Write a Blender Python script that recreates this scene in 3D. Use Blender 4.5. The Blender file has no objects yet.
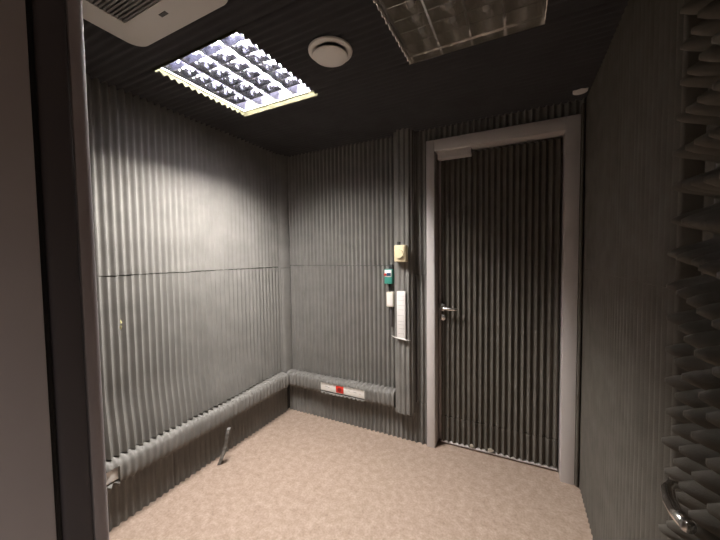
import bpy, bmesh, math, random
from mathutils import Vector, Matrix, noise

random.seed(7)
PI = math.pi
S = bpy.context.scene
C = S.collection
ZC = 2.183                      # ceiling foam height
PITCH = 0.0355                  # ridge spacing of the corrugated foam
OPEN_X0, OPEN_X1 = 1.25, 2.02   # entrance opening in the front wall
YF = -1.904                     # inner face of the front wall
XR = 2.11                       # right wall

# ------------------------------------------------------------------ materials
def mat(name, color, rough=0.6, metal=0.0, spec=0.5, noise_amt=0.0, noise_scale=40.0, emit=None, strength=0.0, bump=0.0, bump_scale=300.0):
    m = bpy.data.materials.new(name); m.use_nodes = True
    nt = m.node_tree; b = nt.nodes['Principled BSDF']
    b.inputs['Base Color'].default_value = (*color, 1)
    b.inputs['Roughness'].default_value = rough
    b.inputs['Metallic'].default_value = metal
    b.inputs['Specular IOR Level'].default_value = spec
    if noise_amt or bump:
        tc = nt.nodes.new('ShaderNodeTexCoord')
    if noise_amt:
        n = nt.nodes.new('ShaderNodeTexNoise'); n.inputs['Scale'].default_value = noise_scale
        n.inputs['Detail'].default_value = 5
        r = nt.nodes.new('ShaderNodeValToRGB')
        r.color_ramp.elements[0].position = 0.3; r.color_ramp.elements[1].position = 0.7
        r.color_ramp.elements[0].color = (*[c*(1-noise_amt) for c in color], 1)
        r.color_ramp.elements[1].color = (*[c*(1+noise_amt) for c in color], 1)
        nt.links.new(tc.outputs['Object'], n.inputs['Vector'])
        nt.links.new(n.outputs['Fac'], r.inputs['Fac'])
        nt.links.new(r.outputs['Color'], b.inputs['Base Color'])
    if bump:
        n2 = nt.nodes.new('ShaderNodeTexNoise'); n2.inputs['Scale'].default_value = bump_scale
        n2.inputs['Detail'].default_value = 3
        bp = nt.nodes.new('ShaderNodeBump'); bp.inputs['Strength'].default_value = bump
        bp.inputs['Distance'].default_value = 0.002
        nt.links.new(tc.outputs['Object'], n2.inputs['Vector'])
        nt.links.new(n2.outputs['Fac'], bp.inputs['Height'])
        nt.links.new(bp.outputs['Normal'], b.inputs['Normal'])
    if emit:
        b.inputs['Emission Color'].default_value = (*emit, 1)
        b.inputs['Emission Strength'].default_value = strength
    return m

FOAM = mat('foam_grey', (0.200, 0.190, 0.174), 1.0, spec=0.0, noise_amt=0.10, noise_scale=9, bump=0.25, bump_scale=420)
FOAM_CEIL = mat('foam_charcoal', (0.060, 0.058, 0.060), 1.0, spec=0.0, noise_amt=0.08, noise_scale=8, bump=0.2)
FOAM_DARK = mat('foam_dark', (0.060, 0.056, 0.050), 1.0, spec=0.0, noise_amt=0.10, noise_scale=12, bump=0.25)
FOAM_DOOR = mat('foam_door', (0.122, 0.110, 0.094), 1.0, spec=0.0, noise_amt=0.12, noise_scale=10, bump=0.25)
BOARD = mat('backing_board', (0.10, 0.095, 0.09), 0.9, spec=0.1)
FRAME = mat('frame_grey_paint', (0.60, 0.555, 0.535), 0.45, noise_amt=0.03, noise_scale=6)
JAMB = mat('jamb_grey_paint', (0.54, 0.49, 0.48), 0.5, noise_amt=0.03, noise_scale=6)
JAMBMID = mat('jamb_edge_paint', (0.42, 0.375, 0.375), 0.55)
RUBBER = mat('black_rubber', (0.018, 0.016, 0.016), 0.6)
SEAL = mat('dark_seal', (0.110, 0.097, 0.100), 0.7)
WHITE = mat('white_plastic', (0.80, 0.765, 0.72), 0.4)
CREAM = mat('cream_plastic', (0.72, 0.62, 0.40), 0.45)
ACWHITE = mat('air_conditioner_white', (0.62, 0.58, 0.54), 0.45)
ACGREY = mat('air_conditioner_slot', (0.20, 0.185, 0.175), 0.6)
ACDARK = mat('air_conditioner_grille_back', (0.10, 0.093, 0.09), 0.7)
TEAL = mat('teal_plastic', (0.05, 0.28, 0.22), 0.4)
RED = mat('red_plastic', (0.62, 0.035, 0.02), 0.4)
NAVY = mat('navy_plastic', (0.03, 0.06, 0.13), 0.3)
BLACK = mat('black_plastic', (0.02, 0.02, 0.02), 0.5)
INK = mat('grey_ink', (0.42, 0.40, 0.38), 0.8)
CHROME = mat('brushed_chrome', (0.72, 0.70, 0.67), 0.22, metal=1.0)
HOUSING = mat('white_enamel', (0.80, 0.79, 0.76), 0.5)
LOUVRE = mat('satin_aluminium', (0.55, 0.55, 0.60), 0.10, metal=1.0)  # dimmed copy for the lit fixture, glare taken down in the colour
LOUVRE_OFF = mat('satin_aluminium_brightened', (0.80, 0.78, 0.74), 0.25, metal=1.0)  # lighter copy for the unlit fixture, brightness put into the colour
TRAY = mat('painted_shade_tray', (0.026, 0.026, 0.036), 0.8, spec=0.1)  # shade painted in near-black so lit louvre cells keep bluish patches
FOAM_EDGE = mat('foam_edge_lamp_glow', (0.050, 0.046, 0.027), 0.9, spec=0.1)  # yellow lamp glow on the cut foam edge, put into the colour
TUBE_ON = mat('lit_tube', (0.9, 0.9, 0.9), 0.4, emit=(1.0, 0.965, 0.93), strength=620.0)
TUBE_OFF = mat('unlit_tube', (0.55, 0.54, 0.52), 0.25)
YELLOWED = mat('yellowed_foam', (0.42, 0.38, 0.20), 1.0, spec=0)
TORN = mat('torn_pale_board', (0.45, 0.40, 0.32), 0.9)
CORRIDOR = mat('corridor_paint', (0.5, 0.47, 0.44), 0.8)

def floor_material():
    m = bpy.data.materials.new('beige_vinyl'); m.use_nodes = True
    nt = m.node_tree; b = nt.nodes['Principled BSDF']
    b.inputs['Roughness'].default_value = 0.55; b.inputs['Specular IOR Level'].default_value = 0.3
    tc = nt.nodes.new('ShaderNodeTexCoord')
    def ns(scale, detail):
        n = nt.nodes.new('ShaderNodeTexNoise'); n.inputs['Scale'].default_value = scale
        n.inputs['Detail'].default_value = detail; n.inputs['Roughness'].default_value = 0.6
        nt.links.new(tc.outputs['Object'], n.inputs['Vector']); return n
    n1, n2 = ns(26, 6), ns(90, 3)
    r1 = nt.nodes.new('ShaderNodeValToRGB'); e = r1.color_ramp.elements
    e[0].position = 0.33; e[0].color = (0.335, 0.246, 0.190, 1)
    e[1].position = 0.68; e[1].color = (0.455, 0.349, 0.280, 1)
    r2 = nt.nodes.new('ShaderNodeValToRGB'); e = r2.color_ramp.elements
    e[0].position = 0.35; e[0].color = (0.84, 0.82, 0.80, 1)
    e[1].position = 0.62; e[1].color = (1.06, 1.06, 1.06, 1)
    mx = nt.nodes.new('ShaderNodeMix'); mx.data_type = 'RGBA'; mx.blend_type = 'MULTIPLY'
    mx.inputs['Factor'].default_value = 1.0
    nt.links.new(n1.outputs['Fac'], r1.inputs['Fac']); nt.links.new(n2.outputs['Fac'], r2.inputs['Fac'])
    nt.links.new(r1.outputs['Color'], mx.inputs[6]); nt.links.new(r2.outputs['Color'], mx.inputs[7])
    nt.links.new(mx.outputs[2], b.inputs['Base Color'])
    return m
VINYL = floor_material()

# ------------------------------------------------------------------ helpers
def link_mesh(name, verts, faces, m, parent=None, smooth=False):
    me = bpy.data.meshes.new(name); me.from_pydata([tuple(v) for v in verts], [], faces)
    me.validate(); me.update()
    bm = bmesh.new(); bm.from_mesh(me); bmesh.ops.recalc_face_normals(bm, faces=bm.faces); bm.to_mesh(me); bm.free()
    if smooth:
        for p in me.polygons: p.use_smooth = True
    me.materials.append(m)
    o = bpy.data.objects.new(name, me); C.objects.link(o)
    if parent is not None:
        o.parent = parent
        o.matrix_parent_inverse = parent.matrix_world.inverted() if False else Matrix.Translation(-Vector(parent.location))
    return o

class MB:
    def __init__(self): self.v = []; self.f = []
    def add(self, verts, faces):
        k = len(self.v); self.v += [Vector(p) for p in verts]
        self.f += [tuple(i + k for i in f) for f in faces]; return self
    def box(self, a, b):
        x0, y0, z0 = a; x1, y1, z1 = b
        return self.add([(x0,y0,z0),(x1,y0,z0),(x1,y1,z0),(x0,y1,z0),(x0,y0,z1),(x1,y0,z1),(x1,y1,z1),(x0,y1,z1)],
                        [(0,3,2,1),(4,5,6,7),(0,1,5,4),(1,2,6,5),(2,3,7,6),(3,0,4,7)])
    def bevbox(self, a, b, r=0.004, seg=2, mtx=None):
        bm = bmesh.new(); bmesh.ops.create_cube(bm, size=1)
        c = [(a[i]+b[i])/2 for i in range(3)]; s = [abs(b[i]-a[i]) for i in range(3)]
        for v in bm.verts: v.co = Vector([c[i]+v.co[i]*s[i] for i in range(3)])
        bmesh.ops.bevel(bm, geom=bm.edges[:], offset=min(r, min(s)*0.45), segments=seg, affect='EDGES', profile=0.5)
        bm.verts.index_update()
        vs = [(mtx @ v.co) if mtx else v.co.copy() for v in bm.verts]
        fs = [tuple(v.index for v in f.verts) for f in bm.faces]; bm.free()
        return self.add(vs, fs)
    def tube(self, pts, r, n=12, flat=1.0, up=Vector((0,0,1))):
        pts = [Vector(p) for p in pts]; rs = r if isinstance(r, (list, tuple)) else [r]*len(pts)
        vs = []; fs = []
        for i, p in enumerate(pts):
            t = (pts[min(i+1, len(pts)-1)] - pts[max(i-1, 0)]).normalized()
            a = t.cross(up)
            if a.length < 1e-4: a = t.cross(Vector((1,0,0)))
            a.normalize(); b = a.cross(t).normalized()
            for k in range(n):
                w = 2*PI*k/n; vs.append(p + a*math.cos(w)*rs[i]*flat + b*math.sin(w)*rs[i])
        for i in range(len(pts)-1):
            for k in range(n):
                fs.append((i*n+k, i*n+(k+1)%n, (i+1)*n+(k+1)%n, (i+1)*n+k))
        fs.append(tuple(range(n))); fs.append(tuple((len(pts)-1)*n+k for k in range(n)))
        return self.add(vs, fs)
    def lathe(self, prof, c, axis='Z', n=48):
        vs = []; fs = []; m = len(prof)
        for k in range(n):
            w = 2*PI*k/n
            for r, h in prof:
                p = (r*math.cos(w), r*math.sin(w), h)
                if axis == 'Y': p = (p[0], h, p[1])
                if axis == 'X': p = (h, p[0], p[1])
                vs.append((c[0]+p[0], c[1]+p[1], c[2]+p[2]))
        for k in range(n):
            for i in range(m-1):
                a = k*m+i; b = ((k+1) % n)*m+i
                fs.append((a, b, b+1, a+1))
        fs.append(tuple(k*m for k in range(n))); fs.append(tuple(k*m+m-1 for k in range(n)))
        return self.add(vs, fs)
    def build(self, name, m, parent=None, smooth=False):
        return link_mesh(name, self.v, self.f, m, parent, smooth)

def smooth_by_angle(o, deg=40):
    me = o.data
    for p in me.polygons: p.use_smooth = True
    bm = bmesh.new(); bm.from_mesh(me)
    for e in bm.edges:
        if len(e.link_faces) == 2 and e.calc_face_angle(0) > math.radians(deg): e.smooth = False
    bm.to_mesh(me); bm.free()
    return o

def thing(name, label, cat, loc, group=None):
    o = bpy.data.objects.new(name, None); C.objects.link(o); o.location = loc
    o.empty_display_size = 0.05
    o['label'] = label; o['category'] = cat; o['kind'] = 'thing'
    if group: o['group'] = group
    return o
def structure(o, label=None):
    o['kind'] = 'structure'
    if label: o['label'] = label
    return o

def wob(a, b, s=1.0):
    return noise.noise(Vector((a*s, b*s, 3.7)))

# a corrugated foam sheet: surface P0 + U*u + V*v + N*h, closed down to the board behind it
def foam_grid(mb, P0, U, V, N, u0, u1, v0, v1, base=0.010, amp=0.021, nv=6, per=8, phase=0.0,
              disp=None, wave=0.0006, ragged=0.0, pitch=PITCH, seed=0.0):
    P0, U, V, N = map(Vector, (P0, U, V, N))
    nu = max(2, int(math.ceil((u1-u0)/pitch*per)))
    us = [u0+(u1-u0)*i/nu for i in range(nu+1)]
    vs = [v0+(v1-v0)*j/nv for j in range(nv+1)]
    verts = []; faces = []; W = nu+1
    for j, v in enumerate(vs):
        for i, u in enumerate(us):
            uu = u + wave*wob(u*9+seed, v*3)*2
            c = 0.5+0.5*math.cos(2*PI*(uu-phase)/pitch)
            h = base + amp*c**1.15 + 0.0015*wob(u*3+seed, v*2.5+seed)
            vv = v
            if ragged and j in (0, nv):
                vv = v + ragged*(wob(u*16+seed, v*7+j)+0.5*wob(u*60+seed, j))*(1 if j else -1)
            if disp: h += disp(u, v)
            verts.append(P0+U*u+V*vv+N*h)
    for j in range(nv):
        for i in range(nu):
            a = j*W+i; faces.append((a, a+1, a+W+1, a+W))
    rim = [i for i in range(W)] + [j*W+nu for j in range(1, nv+1)] + [nv*W+i for i in range(nu-1, -1, -1)] + [j*W for j in range(nv-1, 0, -1)]
    k = len(verts)
    for r in rim:
        p = verts[r]; d = (p-P0).dot(N); verts.append(p - N*d)
    n = len(rim)
    for i in range(n):
        faces.append((rim[i], k+i, k+(i+1) % n, rim[(i+1) % n]))
    mb.add(verts, faces)

def foam_panel(name, parent, m, *a, **kw):
    mb = MB(); foam_grid(mb, *a, **kw)
    o = mb.build(name, m, parent)
    return smooth_by_angle(o, 55)

# ------------------------------------------------------------------ floor
structure(MB().box((-0.25, -3.6, -0.1), (3.2, 0.5, 0.0)).build('floor', VINYL), 'beige mottled vinyl floor')

# ------------------------------------------------------------------ left wall
wl = structure(MB().box((-0.14, YF-0.2, 0), (-0.022, 0.14, ZC+0.25)).build('wall_left', BOARD), 'left wall lined with grey corrugated foam')
def ss(a, b, t):
    t = max(0, min(1, (t-a)/(b-a))); return t*t*(3-2*t)
def flare(u, v):               # the upper sheet bellies out over the trunking near the bottom
    y = -u
    k = ss(0.68, 0.36, v) if v > 0.36 else 1.0
    return 0.030*k*ss(0.15, 0.8, u)
LW = ((-0.022, 0, 0), (0, -1, 0), (0, 0, 1), (1, 0, 0))
SEAM = 1.255
PHL = 1.397
foam_panel('foam_panel', wl, FOAM, *LW, 0.075, 1.90, SEAM+0.0025, ZC+0.03, nv=14, phase=PHL, ragged=0.003, seed=1.0)
foam_panel('foam_panel', wl, FOAM, *LW, 0.075, 1.90, 0.372, SEAM-0.0025, nv=36, phase=PHL+0.002, ragged=0.003, disp=flare, seed=2.0)
foam_panel('foam_panel', wl, FOAM, *LW, 0.03, 1.03, 0.0, 0.300, nv=6, phase=PHL+0.01, ragged=0.0025, seed=3.0, base=0.009, amp=0.014)
foam_panel('foam_panel', wl, FOAM, *LW, 1.035, 1.90, 0.0, 0.300, nv=6, phase=PHL+0.004, ragged=0.0025, seed=4.0, base=0.011, amp=0.014)
for z0, z1, s in ((0.36, SEAM-0.012, 0.0), (SEAM-0.008, ZC+0.03, 0.4)):   # smooth strip that closes the corner
    prof = [(-0.022, -0.084), (0.004, -0.083), (0.015, -0.077), (0.023, -0.066), (0.029, -0.050), (0.034, -0.032), (0.038, -0.014), (0.038, -0.004), (0.030, 0.002), (-0.022, 0.002)]
    W = len(prof); m_ = 14; vs = []; fs = []
    for j in range(m_+1):
        z = z0+(z1-z0)*j/m_; q = 0.004*wob(z*2+s, 1.0)
        vs += [(x+(q if 0 < i < W-1 else 0), y, z) for i, (x, y) in enumerate(prof)]
    for j in range(m_):
        for i in range(W):
            a = j*W+i; b = j*W+(i+1) % W
            fs.append((a, b, b+W, a+W))
    fs.append(tuple(range(W))); fs.append(tuple(m_*W+i for i in range(W)))
    smooth_by_angle(MB().add(vs, fs).build('corner_strip', FOAM, wl), 50)
mb = MB(); mb.tube([(0.002, -1.279, 0.985), (0.008, -1.281, 1.0), (0.009, -1.280, 1.02), (0.004, -1.279, 1.035)], [0.002, 0.006, 0.005, 0.001], n=8)
t_ = mb.build('foam_tear', YELLOWED, wl, True); t_['label'] = 'yellowed tear in the foam'

# ------------------------------------------------------------------ back wall
DX0, DX1, DTOP = 1.222, 2.081, 2.10
mb = MB()
mb.box((-0.14, 0.022, 0), (DX0+0.02, 0.16, ZC+0.25)); mb.box((DX0+0.02, 0.022, DTOP-0.02), (DX1-0.02, 0.16, ZC+0.25))
mb.box((DX1-0.02, 0.022, 0), (XR+0.16, 0.16, ZC+0.25)); mb.box((DX0-0.1, 0.2, 0), (XR+0.1, 0.24, ZC))
wb = structure(mb.build('wall_back', BOARD), 'back wall lined with grey corrugated foam')
BW = ((0, 0.022, 0), (1, 0, 0), (0, 0, 1), (0, -1, 0))
foam_panel('foam_panel', wb, FOAM, *BW, 0.044, 1.0, SEAM+0.012, ZC+0.03, nv=14, ragged=0.003, seed=5.0, phase=0.01)
foam_panel('foam_panel', wb, FOAM, *BW, 0.044, 1.0, 0.365, SEAM+0.008, nv=14, ragged=0.003, seed=6.0, phase=0.012)
foam_panel('foam_panel', wb, FOAM, *BW, 0.0, 1.165, 0.0, 0.300, nv=6, ragged=0.0025, seed=7.0, phase=0.006, amp=0.017)
foam_panel('foam_panel', wb, FOAM, *BW, 1.10, 1.219, 1.205, ZC+0.03, nv=10, ragged=0.003, seed=8.0, phase=0.006, wave=0.003)
foam_panel('foam_panel', wb, FOAM, *BW, 1.10, 1.219, 0.30, 1.20, nv=10, ragged=0.003, seed=9.0, phase=0.016, wave=0.004)
foam_panel('foam_panel', wb, FOAM, *BW, 1.166, 1.216, 0.0, 0.297, nv=6, ragged=0.0025, seed=10.0, phase=0.016)
foam_panel('foam_panel', wb, FOAM, *BW, 1.219, XR, DTOP+0.004, ZC+0.03, nv=3, ragged=0.002, seed=11.0)

# ------------------------------------------------------------------ right wall
wr = structure(MB().box((XR+0.035, YF-0.2, 0), (XR+0.16, 0.16, ZC+0.25)).build('wall_right', BOARD), 'right wall lined with dark corrugated foam')
RW = ((XR+0.035, 0, 0), (0, -1, 0), (0, 0, 1), (-1, 0, 0))
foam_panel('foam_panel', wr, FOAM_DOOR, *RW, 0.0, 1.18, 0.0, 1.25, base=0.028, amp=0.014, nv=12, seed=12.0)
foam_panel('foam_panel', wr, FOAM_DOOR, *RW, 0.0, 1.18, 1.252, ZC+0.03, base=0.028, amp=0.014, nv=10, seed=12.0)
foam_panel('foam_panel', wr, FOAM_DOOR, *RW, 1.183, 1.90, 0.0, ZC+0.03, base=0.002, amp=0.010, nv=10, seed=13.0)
smooth_by_angle(MB().bevbox((2.0825, -0.034, 0.006), (2.0985, 0.021, DTOP+0.05), 0.006, 3).build('corner_strip', FOAM_DOOR, wr))

# ------------------------------------------------------------------ front wall with the entrance
mb = MB()
mb.box((-0.14, YF-0.18, 0), (OPEN_X0-0.06, YF-0.022, ZC+0.25))
mb.box((OPEN_X0-0.06, YF-0.18, 2.12), (OPEN_X1+0.05, YF-0.022, ZC+0.25))
mb.box((OPEN_X1+0.05, YF-0.18, 0), (XR+0.16, YF-0.022, ZC+0.25))
wf = structure(mb.build('wall_front', BOARD), 'front wall around the entrance')
FW = ((0, YF-0.022, 0), (1, 0, 0), (0, 0, 1), (0, 1, 0))
foam_panel('foam_panel', wf, FOAM, *FW, 0.03, OPEN_X0-0.07, 0.0, ZC+0.03, base=0.004, amp=0.016, nv=10, seed=14.0)

# ------------------------------------------------------------------ ceiling
L1 = (0.314, 0.838, -1.255, -0.727)
L2 = (1.346, 1.863, -1.276, -0.757)
ceil = structure(MB().box((-0.14, YF-0.2, ZC+0.15), (XR+0.16, 0.24, ZC+0.25)).build('ceiling', BOARD), 'low ceiling lined with charcoal corrugated foam')
xs = sorted({-0.02, L1[0], L1[1], L2[0], L2[1], XR+0.03})
ys = sorted({YF-0.02, L1[2], L1[3], L2[2], L2[3], 0.02})
mb = MB()
for i in range(len(xs)-1):
    for j in range(len(ys)-1):
        cx, cy = (xs[i]+xs[i+1])/2, (ys[j]+ys[j+1])/2
        if any(l[0] < cx < l[1] and l[2] < cy < l[3] for l in (L1, L2)): continue
        foam_grid(mb, (0, 0, ZC+0.04), (0, 1, 0), (1, 0, 0), (0, 0, -1), ys[j], ys[j+1], xs[i], xs[i+1], base=0.033, amp=0.012, nv=4, per=8, wave=0.0, seed=0.0)
smooth_by_angle(mb.build('foam_panel', FOAM_CEIL, ceil), 55)

# ------------------------------------------------------------------ grey door (far) = door_1
d1 = structure(thing('door_1', 'closed foam-lined door in a light grey frame', 'door', ((DX0+DX1)/2, 0.05, 0)))
IX0, IX1, ITOP = 1.277, 2.012, 2.026
mb = MB()
mb.bevbox((DX0, -0.016, 0), (IX0, 0.135, DTOP), 0.003); mb.bevbox((IX1, -0.016, 0), (DX1, 0.135, DTOP), 0.003)
mb.bevbox((IX0-0.001, -0.016, ITOP), (IX1+0.001, 0.135, DTOP), 0.003)
fr_ = smooth_by_angle(mb.build('door_frame', FRAME, d1)); fr_['label'] = 'light grey painted metal frame'
leaf = smooth_by_angle(MB().bevbox((IX0+0.004, 0.098, 0.012), (IX1-0.003, 0.138, ITOP-0.004), 0.002).build('door_leaf', JAMB, d1))
DW = ((0, 0.098, 0), (1, 0, 0), (0, 0, 1), (0, -1, 0))
foam_panel('foam_lining', d1, FOAM_DOOR, *DW, IX0+0.024, IX1-0.006, 0.204, ITOP-0.012, base=0.012, amp=0.022, nv=14, seed=15.0, phase=0.004, ragged=0.002)
foam_panel('foam_lining', d1, FOAM_DOOR, *DW, IX0+0.024, IX1-0.006, 0.026, 0.2, base=0.016, amp=0.022, nv=5, seed=16.0, phase=0.004, ragged=0.006)
smooth_by_angle(MB().bevbox((IX0+0.02, 0.066, 0.012), (IX1-0.005, 0.098, 0.023), 0.002).build('door_sweep', FRAME, d1))
for (x, w, h) in ((1.508, 0.030, 0.020), (1.628, 0.042, 0.022)):
    mb = MB(); n = 9
    pts = [(x+w*0.5*math.cos(2*PI*k/n)*(0.7+0.5*random.random()), 0.030+h*0.6*(1+math.sin(2*PI*k/n))*(0.7+0.4*random.random())) for k in range(n)]
    mb.add([(p[0], 0.057, p[1]) for p in pts]+[(p[0], 0.064, p[1]) for p in pts],
           [tuple(range(n)), tuple(range(2*n-1, n-1, -1))]+[(k, (k+1) % n, n+(k+1) % n, n+k) for k in range(n)])
    q = mb.build('torn_patch', TORN, d1); q['label'] = 'pale torn spot at the foot of the door'
mb = MB().bevbox((1.292, 0.012, ITOP-0.05), (1.505, 0.060, ITOP), 0.003)
lk = smooth_by_angle(mb.build('lock_housing', FRAME, d1)); lk['label'] = 'grey box under the frame head'
hd = MB().lathe([(0.0, 0.0), (0.026, 0.0), (0.026, -0.008), (0.020, -0.011), (0.0, -0.011)], (1.315, 0.066, 0.975), 'Y', 32).build('door_handle', CHROME, d1, False)
smooth_by_angle(hd)
mb = MB(); mb.tube([(1.315, 0.055, 0.975), (1.315, 0.020, 0.975), (1.319, 0.010, 0.975), (1.330, 0.004, 0.975), (1.37, 0.002, 0.974), (1.405, 0.003, 0.973), (1.428, 0.008, 0.972)],
                   [0.009, 0.009, 0.010, 0.0105, 0.0105, 0.010, 0.008], n=14)
mb.build('lever', CHROME, hd, True).matrix_parent_inverse = Matrix.Identity(4)
kc = smooth_by_angle(MB().lathe([(0.0, 0.0), (0.022, 0.0), (0.022, -0.006), (0.018, -0.009), (0.0, -0.009)], (1.315, 0.066, 0.905), 'Y', 32).build('lock_escutcheon', CHROME, d1))

# ------------------------------------------------------------------ entrance door (near) = door_2
d2 = structure(thing('door_2', 'open entrance door lined with spiked foam', 'door', (OPEN_X1, YF-0.1, 0)))
mb = MB()
JX = OPEN_X0
YL = YF-0.0
# left jamb, light painted stop towards the corridor
mb.bevbox((JX-0.055, YF-0.20, 0), (JX+0.004, YF-0.0565, 2.10), 0.003)
mb.bevbox((OPEN_X1+0.002, YF-0.20, 0), (OPEN_X1+0.05, YF-0.03, 2.10), 0.003)
mb.bevbox((JX-0.055, YF-0.20, 2.10), (OPEN_X1+0.05, YF-0.03, 2.15), 0.003)
f2 = smooth_by_angle(mb.build('door_frame', JAMB, d2))
smooth_by_angle(MB().bevbox((JX-0.055, YF-0.0562, 0), (JX-0.006, YF-0.048, 2.10), 0.002).build('gasket', RUBBER, d2))
smooth_by_angle(MB().bevbox((JX-0.055, YF-0.0478, 0), (JX-0.003, YF-0.014, 2.10), 0.006, 3).build('acoustic_seal', SEAL, d2))
mb = MB(); n = 10
prof = [(-0.055, -0.0138), (-0.003, -0.0138)] + [(-0.003-0.016*(1-math.cos(PI/2*k/n)), -0.0138+0.0215*math.sin(PI/2*k/n)+0.0005) for k in range(n+1)] + [(-0.055, 0.0082)]
m_ = len(prof)
mb.add([(JX+p[0], YF+p[1], 0) for p in prof]+[(JX+p[0], YF+p[1], ZC-0.012) for p in prof],
       [tuple(range(m_)), tuple(range(2*m_-1, m_-1, -1))]+[(k, (k+1) % m_, m_+(k+1) % m_, m_+k) for k in range(m_)])
smooth_by_angle(mb.build('frame_edge', JAMBMID, d2), 50)
# the leaf, swung past ninety degrees against the right wall
ANG = math.radians(8.0)
Uv = Vector((math.sin(ANG), math.cos(ANG), 0)); Nv = Vector((-math.cos(ANG), math.sin(ANG), 0))
FAR = Vector((2.083, -1.355, 0)) - Uv*0.025; WID = 0.675
NEAR = FAR - Uv*WID
mb = MB()
q0, q1 = NEAR, FAR
mb.add([q0, q1, q1-Nv*0.030, q0-Nv*0.030]+[p+Vector((0, 0, 2.06)) for p in (q0, q1, q1-Nv*0.030, q0-Nv*0.030)],
       [(0,3,2,1),(4,5,6,7),(0,1,5,4),(1,2,6,5),(2,3,7,6),(3,0,4,7)])
for v in mb.v: v.z += 0.012
mb.build('door_leaf', SEAL, d2)
# egg-crate foam
SP = 0.0555; HS = 0.058; RES = 9
nu = int((WID-0.02)/SP); nz = int(1.96/SP)
def spike(u, z):
    a = 0.5-0.5*math.cos(2*PI*u/SP); b = 0.5-0.5*math.cos(2*PI*z/SP)
    return 0.004 + HS*(a*b)**0.85
vs = []; fs = []; NU = nu*RES; NZ = nz*RES
for j in range(NZ+1):
    for i in range(NU+1):
        u = i*SP/RES; z = j*SP/RES
        k = 1+0.12*wob(int(u/SP)*1.7+0.3, int(z/SP)*2.3+0.1)
        vs.append(FAR - Uv*(u + 0.006 + 0.045*(z-1.0)*(1-u/0.66)) + Nv*spike(u, z)*k + Vector((0, 0, 0.09+z-0.11*u)))
W = NU+1
for j in range(NZ):
    for i in range(NU): a = j*W+i; fs.append((a, a+1, a+W+1, a+W))
rim = list(range(W))+[j*W+NU for j in range(1, NZ+1)]+[NZ*W+i for i in range(NU-1, -1, -1)]+[j*W for j in range(NZ-1, 0, -1)]
k0 = len(vs)
for r in rim:
    p = vs[r]; d = (p-FAR).dot(Nv); vs.append(p-Nv*d)
for i in range(len(rim)): fs.append((rim[i], k0+i, k0+(i+1) % len(rim), rim[(i+1) % len(rim)]))
sf = MB().add(vs, fs).build('spiked_foam_lining', FOAM_DOOR, d2, True)
sf['label'] = 'dark foam with rows of blunt spikes'
# chrome lever
HC = FAR - Uv*0.131 + Vector((0, 0, 0.984))
mb = MB(); mb.tube([HC+Nv*0.002, HC+Nv*0.012], [0.026, 0.024], n=28, up=Vector((0, 0, 1)))
h2 = smooth_by_angle(mb.build('door_handle', CHROME, d2))
mb = MB(); mb.tube([HC+Nv*0.01, HC+Nv*0.052, HC+Nv*0.066-Uv*0.004+Vector((0,0,-.001)), HC+Nv*0.072-Uv*0.016+Vector((0,0,-.003)), HC+Nv*0.073-Uv*0.040+Vector((0,0,-.006)), HC+Nv*0.072-Uv*0.075+Vector((0,0,0)), HC+Nv*0.070-Uv*0.112+Vector((0,0,.012))],
                   [0.0075, 0.0075, 0.008, 0.0085, 0.009, 0.009, 0.0085], n=14)
mb.build('lever', CHROME, h2, True).matrix_parent_inverse = Matrix.Identity(4)

# ------------------------------------------------------------------ foam-wrapped trunking
ZT, HT, DT = 0.303, 0.062, 0.076
def wrap_prof(t, e=0.5):                      # t 0..1 from top at the wall round to the bottom at the wall
    a = PI/2-PI*t
    c, s = math.cos(a), math.sin(a)
    return DT*max(0, c)**e, HT*math.copysign(abs(s)**e, s)
def wrap_seg(mb, to_world, s0, s1, t0=0.0, t1=1.0, amp=0.008, per=8, nt=26, seed=0.0, bend=None):
    ns = max(3, int((s1-s0)/PITCH*per)); vs = []; fs = []
    for i in range(ns+1):
        s = s0+(s1-s0)*i/ns
        for k in range(nt+1):
            t = t0+(t1-t0)*k/nt
            d, z = wrap_prof(t)
            c = 0.5+0.5*math.cos(2*PI*s/PITCH)
            g = 1+amp*(c-0.5)/0.06+0.02*wob(s*5+seed, t)
            z2 = ZT+z*g+0.004*wob(s*3+seed, 9.0)
            if abs(t-0.5) > 0.495: z2 += 0.002*c
            vs.append(to_world(s, d*g, z2))
        if t0 > 0 or t1 < 1:                   # inner side of an opened wrap
            for k in range(nt, -1, -1):
                t = t0+(t1-t0)*k/nt; d, z = wrap_prof(t)
                vs.append(to_world(s, d*0.86, ZT+z*0.86))
    W = len(vs)//(ns+1)
    for i in range(ns):
        for k in range(W if W > nt+1 else W-1):
            a = i*W+k; b = i*W+(k+1) % W
            fs.append((a, b, b+W, a+W))
    fs.append(tuple(range(W))); fs.append(tuple(ns*W+i for i in range(W)))
    mb.add(vs, fs)

# left run
tl = thing('cable_trunking', 'foam-wrapped cable trunking running low along the left wall', 'trunking', (-0.01, -0.9, 0.305), 'foam-wrapped trunking runs')
toL = lambda s, d, z: (d-0.004, -s, z)
mb = MB(); wrap_seg(mb, toL, 0.088, 1.345, seed=1.0)
wrap_seg(mb, toL, 1.345, 1.72, 0.0, 0.40, seed=1.0); wrap_seg(mb, toL, 1.345, 1.72, 0.66, 1.0, seed=1.0, amp=0.014)
wrap_seg(mb, toL, 1.72, 1.88, seed=1.0)
smooth_by_angle(mb.build('foam_wrap', FOAM, tl), 60)
smooth_by_angle(MB().bevbox((-0.02, -1.88, 0.268), (0.058, -1.0, 0.340), 0.010, 3).build('channel', WHITE, tl))

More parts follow.
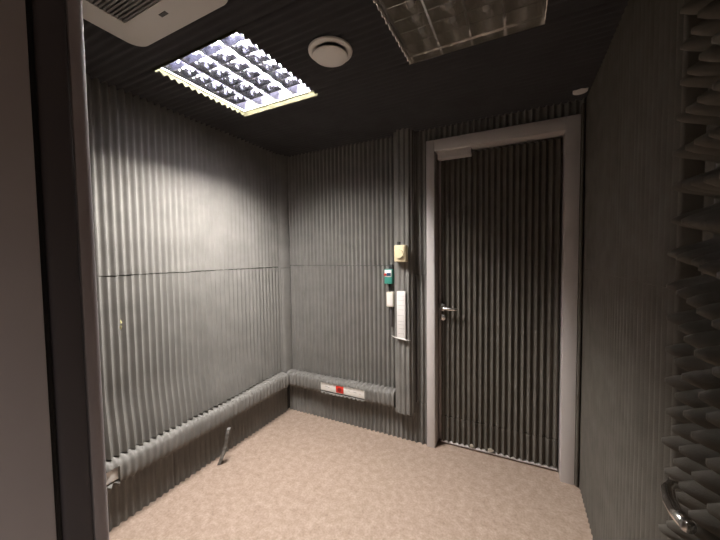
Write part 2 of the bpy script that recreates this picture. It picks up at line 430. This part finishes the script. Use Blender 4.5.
# back run
tb = thing('cable_trunking', 'foam-wrapped cable trunking low on the back wall with a white cut-out and red socket', 'trunking', (0.5, 0.0, 0.305), 'foam-wrapped trunking runs')
toB = lambda s, d, z: (s, -d+0.004, z)
BX0, BX1 = 0.372, 0.763
mb = MB(); wrap_seg(mb, toB, 0.020, BX0, seed=2.0); wrap_seg(mb, toB, BX1, 0.999, seed=2.0)
wrap_seg(mb, toB, BX0, BX1, 0.0, 0.415, seed=2.0); wrap_seg(mb, lambda s, d, z: (s, -d-0.006, z), BX0, BX1, 0.715, 1.0, seed=2.0, amp=0.010)
smooth_by_angle(mb.build('foam_wrap', FOAM, tb), 60)
cv = smooth_by_angle(MB().bevbox((BX0-0.03, -0.064, 0.266), (BX1+0.03, 0.0, 0.336), 0.005, 2).build('channel', WHITE, tb))
smooth_by_angle(MB().bevbox((0.515, -0.069, 0.273), (0.583, -0.060, 0.327), 0.003).build('socket', RED, tb))['label'] = 'red power socket'
so = bpy.data.objects['socket']
smooth_by_angle(MB().lathe([(0, 0), (0.017, 0), (0.017, -0.0015), (0.013, -0.0015), (0.012, -0.0004), (0, -0.0004)], (0.549, -0.0688, 0.300), 'Y', 24).build('socket_well', mat('deep_red', (0.25, 0.012, 0.01), 0.5), so)).matrix_parent_inverse = Matrix.Identity(4)
mb = MB()
for x, z, w in ((0.415, 0.303, 0.022), (0.44, 0.297, 0.016), (0.62, 0.303, 0.018), (0.67, 0.300, 0.026), (0.72, 0.296, 0.012)):
    MB().box((x, -0.0646, z), (x+w, -0.0638, z+0.003)).build('printed_mark', INK, cv).matrix_parent_inverse = Matrix.Identity(4)

# upright run
tv = thing('cable_trunking', 'foam-wrapped upright trunking from ceiling down beside the grey door frame', 'trunking', (1.062, 0.0, 0.2), 'foam-wrapped trunking runs')
VX, VH, VD = 1.071, 0.067, 0.086
def vprof(t, g=1.0):
    a = PI-PI*t; c, s = math.cos(a), math.sin(a)
    return VX+VH*g*math.copysign(abs(c)**0.55, c), -VD*g*max(0, s)**0.55
# arc-length parametrised profile so the ridges keep their spacing round the wrap
raw = [vprof(k/400) for k in range(401)]
al = [0.0]
for k in range(400): al.append(al[-1]+math.dist(raw[k], raw[k+1]))
NP = int(al[-1]/PITCH*9)
pr = []; k = 0
for i in range(NP+1):
    s = al[-1]*i/NP
    while k < 399 and al[k+1] < s: k += 1
    f = (s-al[k])/max(1e-9, al[k+1]-al[k])
    p = Vector(raw[k]).lerp(Vector(raw[k+1]), f); pr.append((p, s))
mb = MB(); vs = []; fs = []; NZv = 40
Z0, Z1 = 0.228, ZC+0.03
for j in range(NZv+1):
    z = Z0+(Z1-Z0)*j/NZv
    for i, (p, s) in enumerate(pr):
        tn = (pr[min(i+1, NP)][0]-pr[max(i-1, 0)][0]).normalized(); nn = Vector((tn.y, -tn.x))
        if nn.y > 0 and abs(nn.y) > 0.5: nn = -nn
        nn = Vector((p.x-VX, p.y*0.8)).normalized()
        a = 0.010*(0.5+0.5*math.cos(2*PI*(s+0.003*wob(z*4, 1.0))/PITCH))-0.005
        q = p+nn*a
        zz = z+(0.004*wob(s*40, 2.0) if j == 0 else 0)
        vs.append((q.x+0.004*wob(z*1.6, 5.0), min(0.018, q.y+0.004), zz))
W = NP+1
for j in range(NZv):
    for i in range(W):
        a = j*W+i; b = j*W+(i+1) % W; fs.append((a, b, b+W, a+W))
fs.append(tuple(range(W))); fs.append(tuple(NZv*W+i for i in range(W)))
mb.add(vs, fs); smooth_by_angle(mb.build('foam_wrap', FOAM, tv), 60)
cs = smooth_by_angle(MB().bevbox((1.036, -0.0995, 0.765), (1.098, -0.086, 1.094), 0.004, 2).build('cover_strip', mat('white_strip', (0.78, 0.74, 0.71), 0.5), tv)); cs['label'] = 'white strip with faint grey lines'
for z in (1.06, 1.03, 0.995, 0.965, 0.925, 0.885, 0.862, 0.835, 0.80):
    MB().box((1.040+0.012*random.random(), -0.0999, z), (1.096-0.012*random.random(), -0.0994, z+0.0016)).build('printed_line', INK, cs).matrix_parent_inverse = Matrix.Identity(4)
mb = MB(); mb.tube([(0.995, -0.088, 0.778), (1.02, -0.099, 0.772), (1.06, -0.104, 0.768), (1.10, -0.101, 0.760), (1.128, -0.086, 0.757)], [0.002, 0.004, 0.0055, 0.005, 0.002], n=8)
lp = mb.build('cut_edge', WHITE, tv, True); lp['label'] = 'pale lip where the foam is cut'

# ------------------------------------------------------------------ small fittings beside the upright trunking
jb = thing('junction_box', 'cream square wall box on the upright trunking beside the door', 'box', (1.075, -0.095, 1.35))
smooth_by_angle(MB().bevbox((1.034, -0.140, 1.295), (1.116, -0.088, 1.408), 0.007, 3).build('body', CREAM, jb), 50)
mb = MB().bevbox((1.041, -0.148, 1.330), (1.109, -0.139, 1.401), 0.004, 2)
mb.lathe([(0.0, 0.0), (0.030, 0.0), (0.027, -0.007), (0.0, -0.008)], (1.075, -0.146, 1.347), 'Y', 30)
smooth_by_angle(mb.build('cover', CREAM, jb), 40)
smooth_by_angle(MB().bevbox((1.053, -0.132, 1.407), (1.069, -0.100, 1.430), 0.003).build('cable_gland', BLACK, jb))

sw = thing('switch_box', 'small teal and white switch box with red button beside the upright trunking', 'switch', (0.9560, -0.02, 1.1960))
smooth_by_angle(MB().bevbox((0.9260, -0.052, 1.1360), (0.9860, -0.004, 1.2420), 0.006, 3).build('body', TEAL, sw), 50)
smooth_by_angle(MB().bevbox((0.9300, -0.056, 1.1860), (0.9820, -0.050, 1.2360), 0.003).build('face_plate', WHITE, sw))
smooth_by_angle(MB().bevbox((0.9460, -0.060, 1.1940), (0.9780, -0.055, 1.2160), 0.002).build('display', NAVY, sw))
smooth_by_angle(MB().lathe([(0, 0), (0.009, 0), (0.009, -0.006), (0.006, -0.009), (0, -0.009)], (0.9370, -0.055, 1.2030), 'Y', 20).build('button', RED, sw))
smooth_by_angle(MB().bevbox((0.9540, -0.040, 1.2400), (0.9840, -0.010, 1.2740), 0.004).build('bracket', BLACK, sw))
mb = MB(); mb.tube([(0.9560, -0.022, 1.1380), (0.9550, -0.024, 1.1060), (0.9570, -0.026, 1.0710)], 0.006, n=10); mb.build('cable', BLACK, sw, True)

wt = thing('socket_box', 'small plain cream box below the teal switch box', 'box', (0.9630, -0.02, 1.0200))
smooth_by_angle(MB().bevbox((0.9380, -0.046, 0.9720), (0.9920, -0.004, 1.0780), 0.005, 3).build('body', mat('pale_cream', (0.74, 0.68, 0.56), 0.45), wt), 50)
smooth_by_angle(MB().bevbox((0.9440, -0.049, 0.9800), (0.9860, -0.045, 1.0700), 0.003, 2).build('cover', WHITE, wt), 50)
mb = MB(); mb.tube([(0.9650, -0.020, 0.9740), (0.9660, -0.018, 0.9000), (0.9670, -0.016, 0.8200)], 0.005, n=8); mb.build('cable', SEAL, wt, True)

# ------------------------------------------------------------------ loose offcut of foam
fs_ = thing('foam_scrap', 'narrow loose foam offcut leaning under the left trunking', 'foam scrap', (0.062, -0.77, 0))
mb = MB(); n = 96; vs = []; fs = []
a = Vector((0.058, -0.778, 0.002)); b = Vector((0.112, -0.744, 0.228))
for i in range(n+1):
    t = i/n; p = a.lerp(b, t); w = 0.017+0.002*math.sin(t*9); e = 0.0007*math.sin(2*PI*t*7)
    d = Vector((0.55, -0.83, 0)); q = Vector((0.83, 0.55, 0))
    bend = q*0.010*math.sin(PI*t)
    for sx, sy in ((-1, -1), (1, -1), (1, 1), (-1, 1)):
        vs.append(p+bend+d*(sx*w+(e if sx > 0 else 0))+q*sy*0.010)
for i in range(n):
    for k in range(4): fs.append((i*4+k, i*4+(k+1) % 4, i*4+4+(k+1) % 4, i*4+4+k))
fs += [(0, 1, 2, 3), tuple(n*4+k for k in range(4))]
smooth_by_angle(MB().add(vs, fs).build('strip', FOAM, fs_), 60)

# ------------------------------------------------------------------ louvred ceiling lights
def ceiling_light(lim, label, on):
    x0, x1, y0, y1 = lim; cx, cy = (x0+x1)/2, (y0+y1)/2
    r = thing('ceiling_light', label, 'ceiling light', (cx, cy, ZC+0.15), 'square louvred ceiling lights')
    zb = ZC+0.028; zt = zb+0.053
    lm = LOUVRE if on else LOUVRE_OFF
    g = 0.004
    mb = MB()                                  # open tray
    mb.box((x0+g, y0+g, ZC+0.118), (x1-g, y1-g, ZC+0.15))
    for a, b in (((x0+g, y0+g), (x0+g+0.004, y1-g)), ((x1-g-0.004, y0+g), (x1-g, y1-g)), ((x0+g, y0+g), (x1-g, y0+g+0.004)), ((x0+g, y1-g-0.004), (x1-g, y1-g))):
        mb.box((a[0], a[1], zb-0.002), (b[0], b[1], ZC+0.12))
    mb.build('tray', TRAY if on else LOUVRE_OFF, r)
    mb = MB(); w = 0.005; l0, l1 = ZC-0.006, zb-0.004     # cut foam edge; the lit one has lamp glow in its colour
    for a, b in (((x0, y0), (x1, y0+0.003)), ((x0, y1-0.003), (x1, y1))):
        mb.box((a[0], a[1], l0), (b[0], b[1], l1))
    for xa in (x0, x1-0.003):                  # the two sides across the ridges follow the wavy cut
        n = 150; vs = []; fs = []
        for i in range(n+1):
            y = y0+(y1-y0)*i/n; zz = ZC+0.007-0.0115*(0.5+0.5*math.cos(2*PI*y/PITCH))**1.15
            vs += [(xa, y, zz), (xa+0.003, y, zz), (xa+0.003, y, l1), (xa, y, l1)]
        for i in range(n):
            for q in range(4): fs.append((i*4+q, i*4+(q+1) % 4, i*4+4+(q+1) % 4, i*4+4+q))
        mb.add(vs, fs+[(0, 1, 2, 3), (n*4, n*4+1, n*4+2, n*4+3)])
    mb.build('opening_edge', FOAM_EDGE if on else LOUVRE_OFF, r)
    mb = MB()
    mb.bevbox((x0+g, y0+g, zb-0.006), (x0+g+w, y1-g, zb), 0.002); mb.bevbox((x1-g-w, y0+g, zb-0.006), (x1-g, y1-g, zb), 0.002)
    mb.bevbox((x0+g, y0+g, zb-0.006), (x1-g, y0+g+w, zb), 0.002); mb.bevbox((x0+g, y1-g-w, zb-0.006), (x1-g, y1-g, zb), 0.002)
    smooth_by_angle(mb.build('rim', HOUSING if on else LOUVRE_OFF, r))
    X0, X1, Y0, Y1 = x0+g+w, x1-g-w, y0+g+w, y1-g-w
    px = (X1-X0)/4; ncell = 7; py = (Y1-Y0)/ncell
    mb = MB()
    for k in range(1, 4):                      # lengthwise reflectors
        x = X0+px*k
        mb.add([(x-0.004, Y0, zb), (x+0.004, Y0, zb), (x+0.017, Y0, zt), (x-0.017, Y0, zt), (x-0.004, Y1, zb), (x+0.004, Y1, zb), (x+0.017, Y1, zt), (x-0.017, Y1, zt)],
               [(0,3,2,1),(4,5,6,7),(0,1,5,4),(1,2,6,5),(2,3,7,6),(3,0,4,7)])
    for x, q in ((X0, 1), (X1, -1)):
        mb.add([(x, Y0, zb), (x+q*0.003, Y0, zb), (x+q*0.016, Y0, zt), (x, Y0, zt), (x, Y1, zb), (x+q*0.003, Y1, zb), (x+q*0.016, Y1, zt), (x, Y1, zt)],
               [(0,3,2,1),(4,5,6,7),(0,1,5,4),(1,2,6,5),(2,3,7,6),(3,0,4,7)])
    for k in range(1, ncell):                  # cross blades with a V-shaped section, dipped over the tubes
        y = Y0+py*k
        for c in range(4):
            xa, xb = X0+px*c+0.004, X0+px*(c+1)-0.004; xm = (xa+xb)/2
            top = [zt, zt-0.002, zt-0.025, zt-0.031, zt-0.025, zt-0.002, zt]
            xx = [xa, xa+(xb-xa)*0.22, xa+(xb-xa)*0.34, xm, xa+(xb-xa)*0.66, xa+(xb-xa)*0.78, xb]
            vs = []; fs = []
            for X, T in zip(xx, top):
                vs += [(X, y-0.0015, zb), (X, y+0.0015, zb), (X, y+0.006, T), (X, y-0.006, T)]
            for i in range(6):
                for q in range(4): fs.append((i*4+q, i*4+(q+1) % 4, i*4+4+(q+1) % 4, i*4+4+q))
            fs += [(0, 1, 2, 3), (24, 25, 26, 27)]
            mb.add(vs, fs)
    mb.build('louvre', lm, r)
    for k in range(4):
        x = X0+px*(k+0.5)
        t = MB(); t.tube([(x, Y0+0.004, zt+0.006), (x, Y1-0.004, zt+0.006)], 0.013, n=16)
        t.build('tube', TUBE_ON if on else TUBE_OFF, r, True)
    return r
ceiling_light(L1, 'lit square louvred ceiling light glowing white over the left side', True)
ceiling_light(L2, 'unlit dark square louvred ceiling light nearer the grey door', False)

# ------------------------------------------------------------------ ceiling vent
vc = (1.090, -1.0)
ve = thing('ceiling_vent', 'round white air valve on the ceiling between the two square lights', 'vent', (vc[0], vc[1], ZC))
smooth_by_angle(MB().lathe([(0.058, ZC-0.0065), (0.066, ZC-0.015), (0.080, ZC-0.018), (0.089, ZC-0.013), (0.090, ZC-0.0075), (0.058, ZC-0.0065)], (vc[0], vc[1], 0), 'Z', 56).build('ring', WHITE, ve), 50)
smooth_by_angle(MB().lathe([(0.0, ZC-0.040), (0.035, ZC-0.0388), (0.062, ZC-0.0355), (0.070, ZC-0.031), (0.070, ZC-0.028), (0.045, ZC-0.022), (0.0, ZC-0.020)], (vc[0], vc[1], 0), 'Z', 56).build('disc', WHITE, ve), 50)
MB().tube([(vc[0], vc[1], ZC-0.03), (vc[0], vc[1], ZC+0.01)], 0.008, n=12).build('spindle', BLACK, ve, True)

# ------------------------------------------------------------------ small ceiling fitting
sd = thing('smoke_detector', 'small white round fitting on the ceiling above the door frame corner', 'ceiling fitting', (2.062, -0.112, ZC))
smooth_by_angle(MB().lathe([(0, ZC-0.008), (0.029, ZC-0.008), (0.033, ZC-0.006), (0.034, ZC+0.004), (0, ZC+0.004)], (2.062, -0.112, 0), 'Z', 40).build('base', WHITE, sd), 40)
smooth_by_angle(MB().lathe([(0, ZC-0.011), (0.012, ZC-0.0105), (0.016, ZC-0.0075), (0, ZC-0.0075)], (2.062, -0.112, 0), 'Z', 32).build('cap', WHITE, sd), 40)

# ------------------------------------------------------------------ ceiling cassette air conditioner
AX0, AX1, AY0, AY1 = 0.452, 0.972, -1.893, -1.378
AZ = ZC-0.028
ac = thing('ceiling_air_conditioner', 'white ceiling air conditioner panel with ribbed grille and rounded corners', 'air conditioner', ((AX0+AX1)/2, (AY0+AY1)/2, ZC))
def rrect(x0, x1, y0, y1, r, n=10):
    out = []
    for cx, cy, a0 in ((x1-r, y1-r, 0), (x0+r, y1-r, PI/2), (x0+r, y0+r, PI), (x1-r, y0+r, 1.5*PI)):
        for k in range(n+1):
            a = a0+PI/2*k/n; out.append((cx+r*math.cos(a), cy+r*math.sin(a)))
    return out
mb = MB()
levels = [(0.0, ZC-0.004), (0.0, AZ+0.008), (0.002, AZ+0.003), (0.008, AZ)]
vs = []; fs = []
for ins, z in levels:
    vs += [(x, y, z) for x, y in rrect(AX0+ins, AX1-ins, AY0+ins, AY1-ins, 0.050)]
n = len(vs)//4
for l in range(3):
    for k in range(n): fs.append((l*n+k, l*n+(k+1) % n, (l+1)*n+(k+1) % n, (l+1)*n+k))
fs.append(tuple(range(n)))
gx0, gx1, gy0, gy1 = AX0+0.105, AX1-0.105, AY0+0.100, AY1-0.110
vs += [(x, y, AZ) for x, y in rrect(gx0, gx1, gy0, gy1, 0.006)]
for k in range(n): fs.append((3*n+k, 3*n+(k+1) % n, 4*n+(k+1) % n, 4*n+k))
vs += [(x, y, AZ+0.012) for x, y in rrect(gx0, gx1, gy0, gy1, 0.006)]
for k in range(n): fs.append((4*n+k, 4*n+(k+1) % n, 5*n+(k+1) % n, 5*n+k))
fs.append(tuple(5*n+k for k in range(n)))
smooth_by_angle(mb.add(vs, fs).build('panel', ACWHITE, ac), 30)
gp = MB().box((gx0+0.001, gy0+0.001, AZ+0.009), (gx1-0.001, gy1-0.001, AZ+0.0115)).build('grille', ACDARK, ac)
mb = MB(); ns = 26
for k in range(ns):
    y = gy0+(gy1-gy0)*(k+0.5)/ns
    mb.box((gx0+0.001, y-0.0032, AZ+0.001), (gx1-0.001, y+0.0026, AZ+0.0092))
mb.build('grille_slat', ACGREY, gp).matrix_parent_inverse = Matrix.Identity(4)
MB().bevbox((0.700, -1.458, AZ-0.002), (0.735, -1.445, AZ+0.001), 0.001).build('receiver_badge', ACDARK, ac)

# ------------------------------------------------------------------ corridor shell behind the camera
mb = MB()
mb.box((-0.25, -3.7, 0), (3.2, -3.6, ZC+0.25)); mb.box((-0.35, -3.7, 0), (-0.25, YF-0.2, ZC+0.25)); mb.box((3.2, -3.7, 0), (3.3, YF-0.2, ZC+0.25))
structure(mb.build('wall_corridor', CORRIDOR), 'painted corridor wall outside the entrance')
structure(MB().box((-0.35, -3.7, ZC+0.25), (3.3, YF-0.2, ZC+0.35)).build('ceiling_corridor', CORRIDOR), 'corridor ceiling')

# unseen fill light added outside the doorway to brighten the near jamb
ld = bpy.data.lights.new('jamb_fill_light', 'AREA'); ld.shape = 'RECTANGLE'; ld.size = 0.6; ld.size_y = 0.6
ld.energy = 12; ld.color = (1, 0.96, 0.95); ld.spread = math.radians(84)
lo = bpy.data.objects.new('jamb_fill_light', ld); C.objects.link(lo); lo.location = (2.1, -2.7, ZC+0.22)

# ------------------------------------------------------------------ world, camera, colour
w = bpy.data.worlds.new('world'); S.world = w; w.use_nodes = True
w.node_tree.nodes['Background'].inputs['Color'].default_value = (0.01, 0.01, 0.01, 1)
w.node_tree.nodes['Background'].inputs['Strength'].default_value = 1.0

F_PX = 314.2756
yaw, pitch, roll = map(math.radians, (-26.8438, -2.5812, -0.7429))
fw = Vector((math.sin(yaw)*math.cos(pitch), math.cos(yaw)*math.cos(pitch), math.sin(pitch)))
rt = Vector((math.cos(yaw), -math.sin(yaw), 0)); up = rt.cross(fw)
r2 = rt*math.cos(roll)+up*math.sin(roll); u2 = up*math.cos(roll)-rt*math.sin(roll)
cd = bpy.data.cameras.new('camera'); cd.sensor_width = 36; cd.lens = 36*F_PX/720; cd.clip_start = 0.02
cam = bpy.data.objects.new('camera', cd); C.objects.link(cam)
M = Matrix((( r2.x, u2.x, -fw.x, 1.78489), (r2.y, u2.y, -fw.y, -2.13097), (r2.z, u2.z, -fw.z, 1.33893), (0, 0, 0, 1)))
cam.matrix_world = M
S.camera = cam
S.view_settings.view_transform = 'Standard'; S.view_settings.look = 'None'
S.view_settings.exposure = 0.0; S.view_settings.gamma = 1.0; S.view_settings.use_curve_mapping = False
S.cycles.use_denoising = True
S.cycles.max_bounces = 10; S.cycles.diffuse_bounces = 6; S.cycles.glossy_bounces = 6
S.cycles.sample_clamp_indirect = 6.0
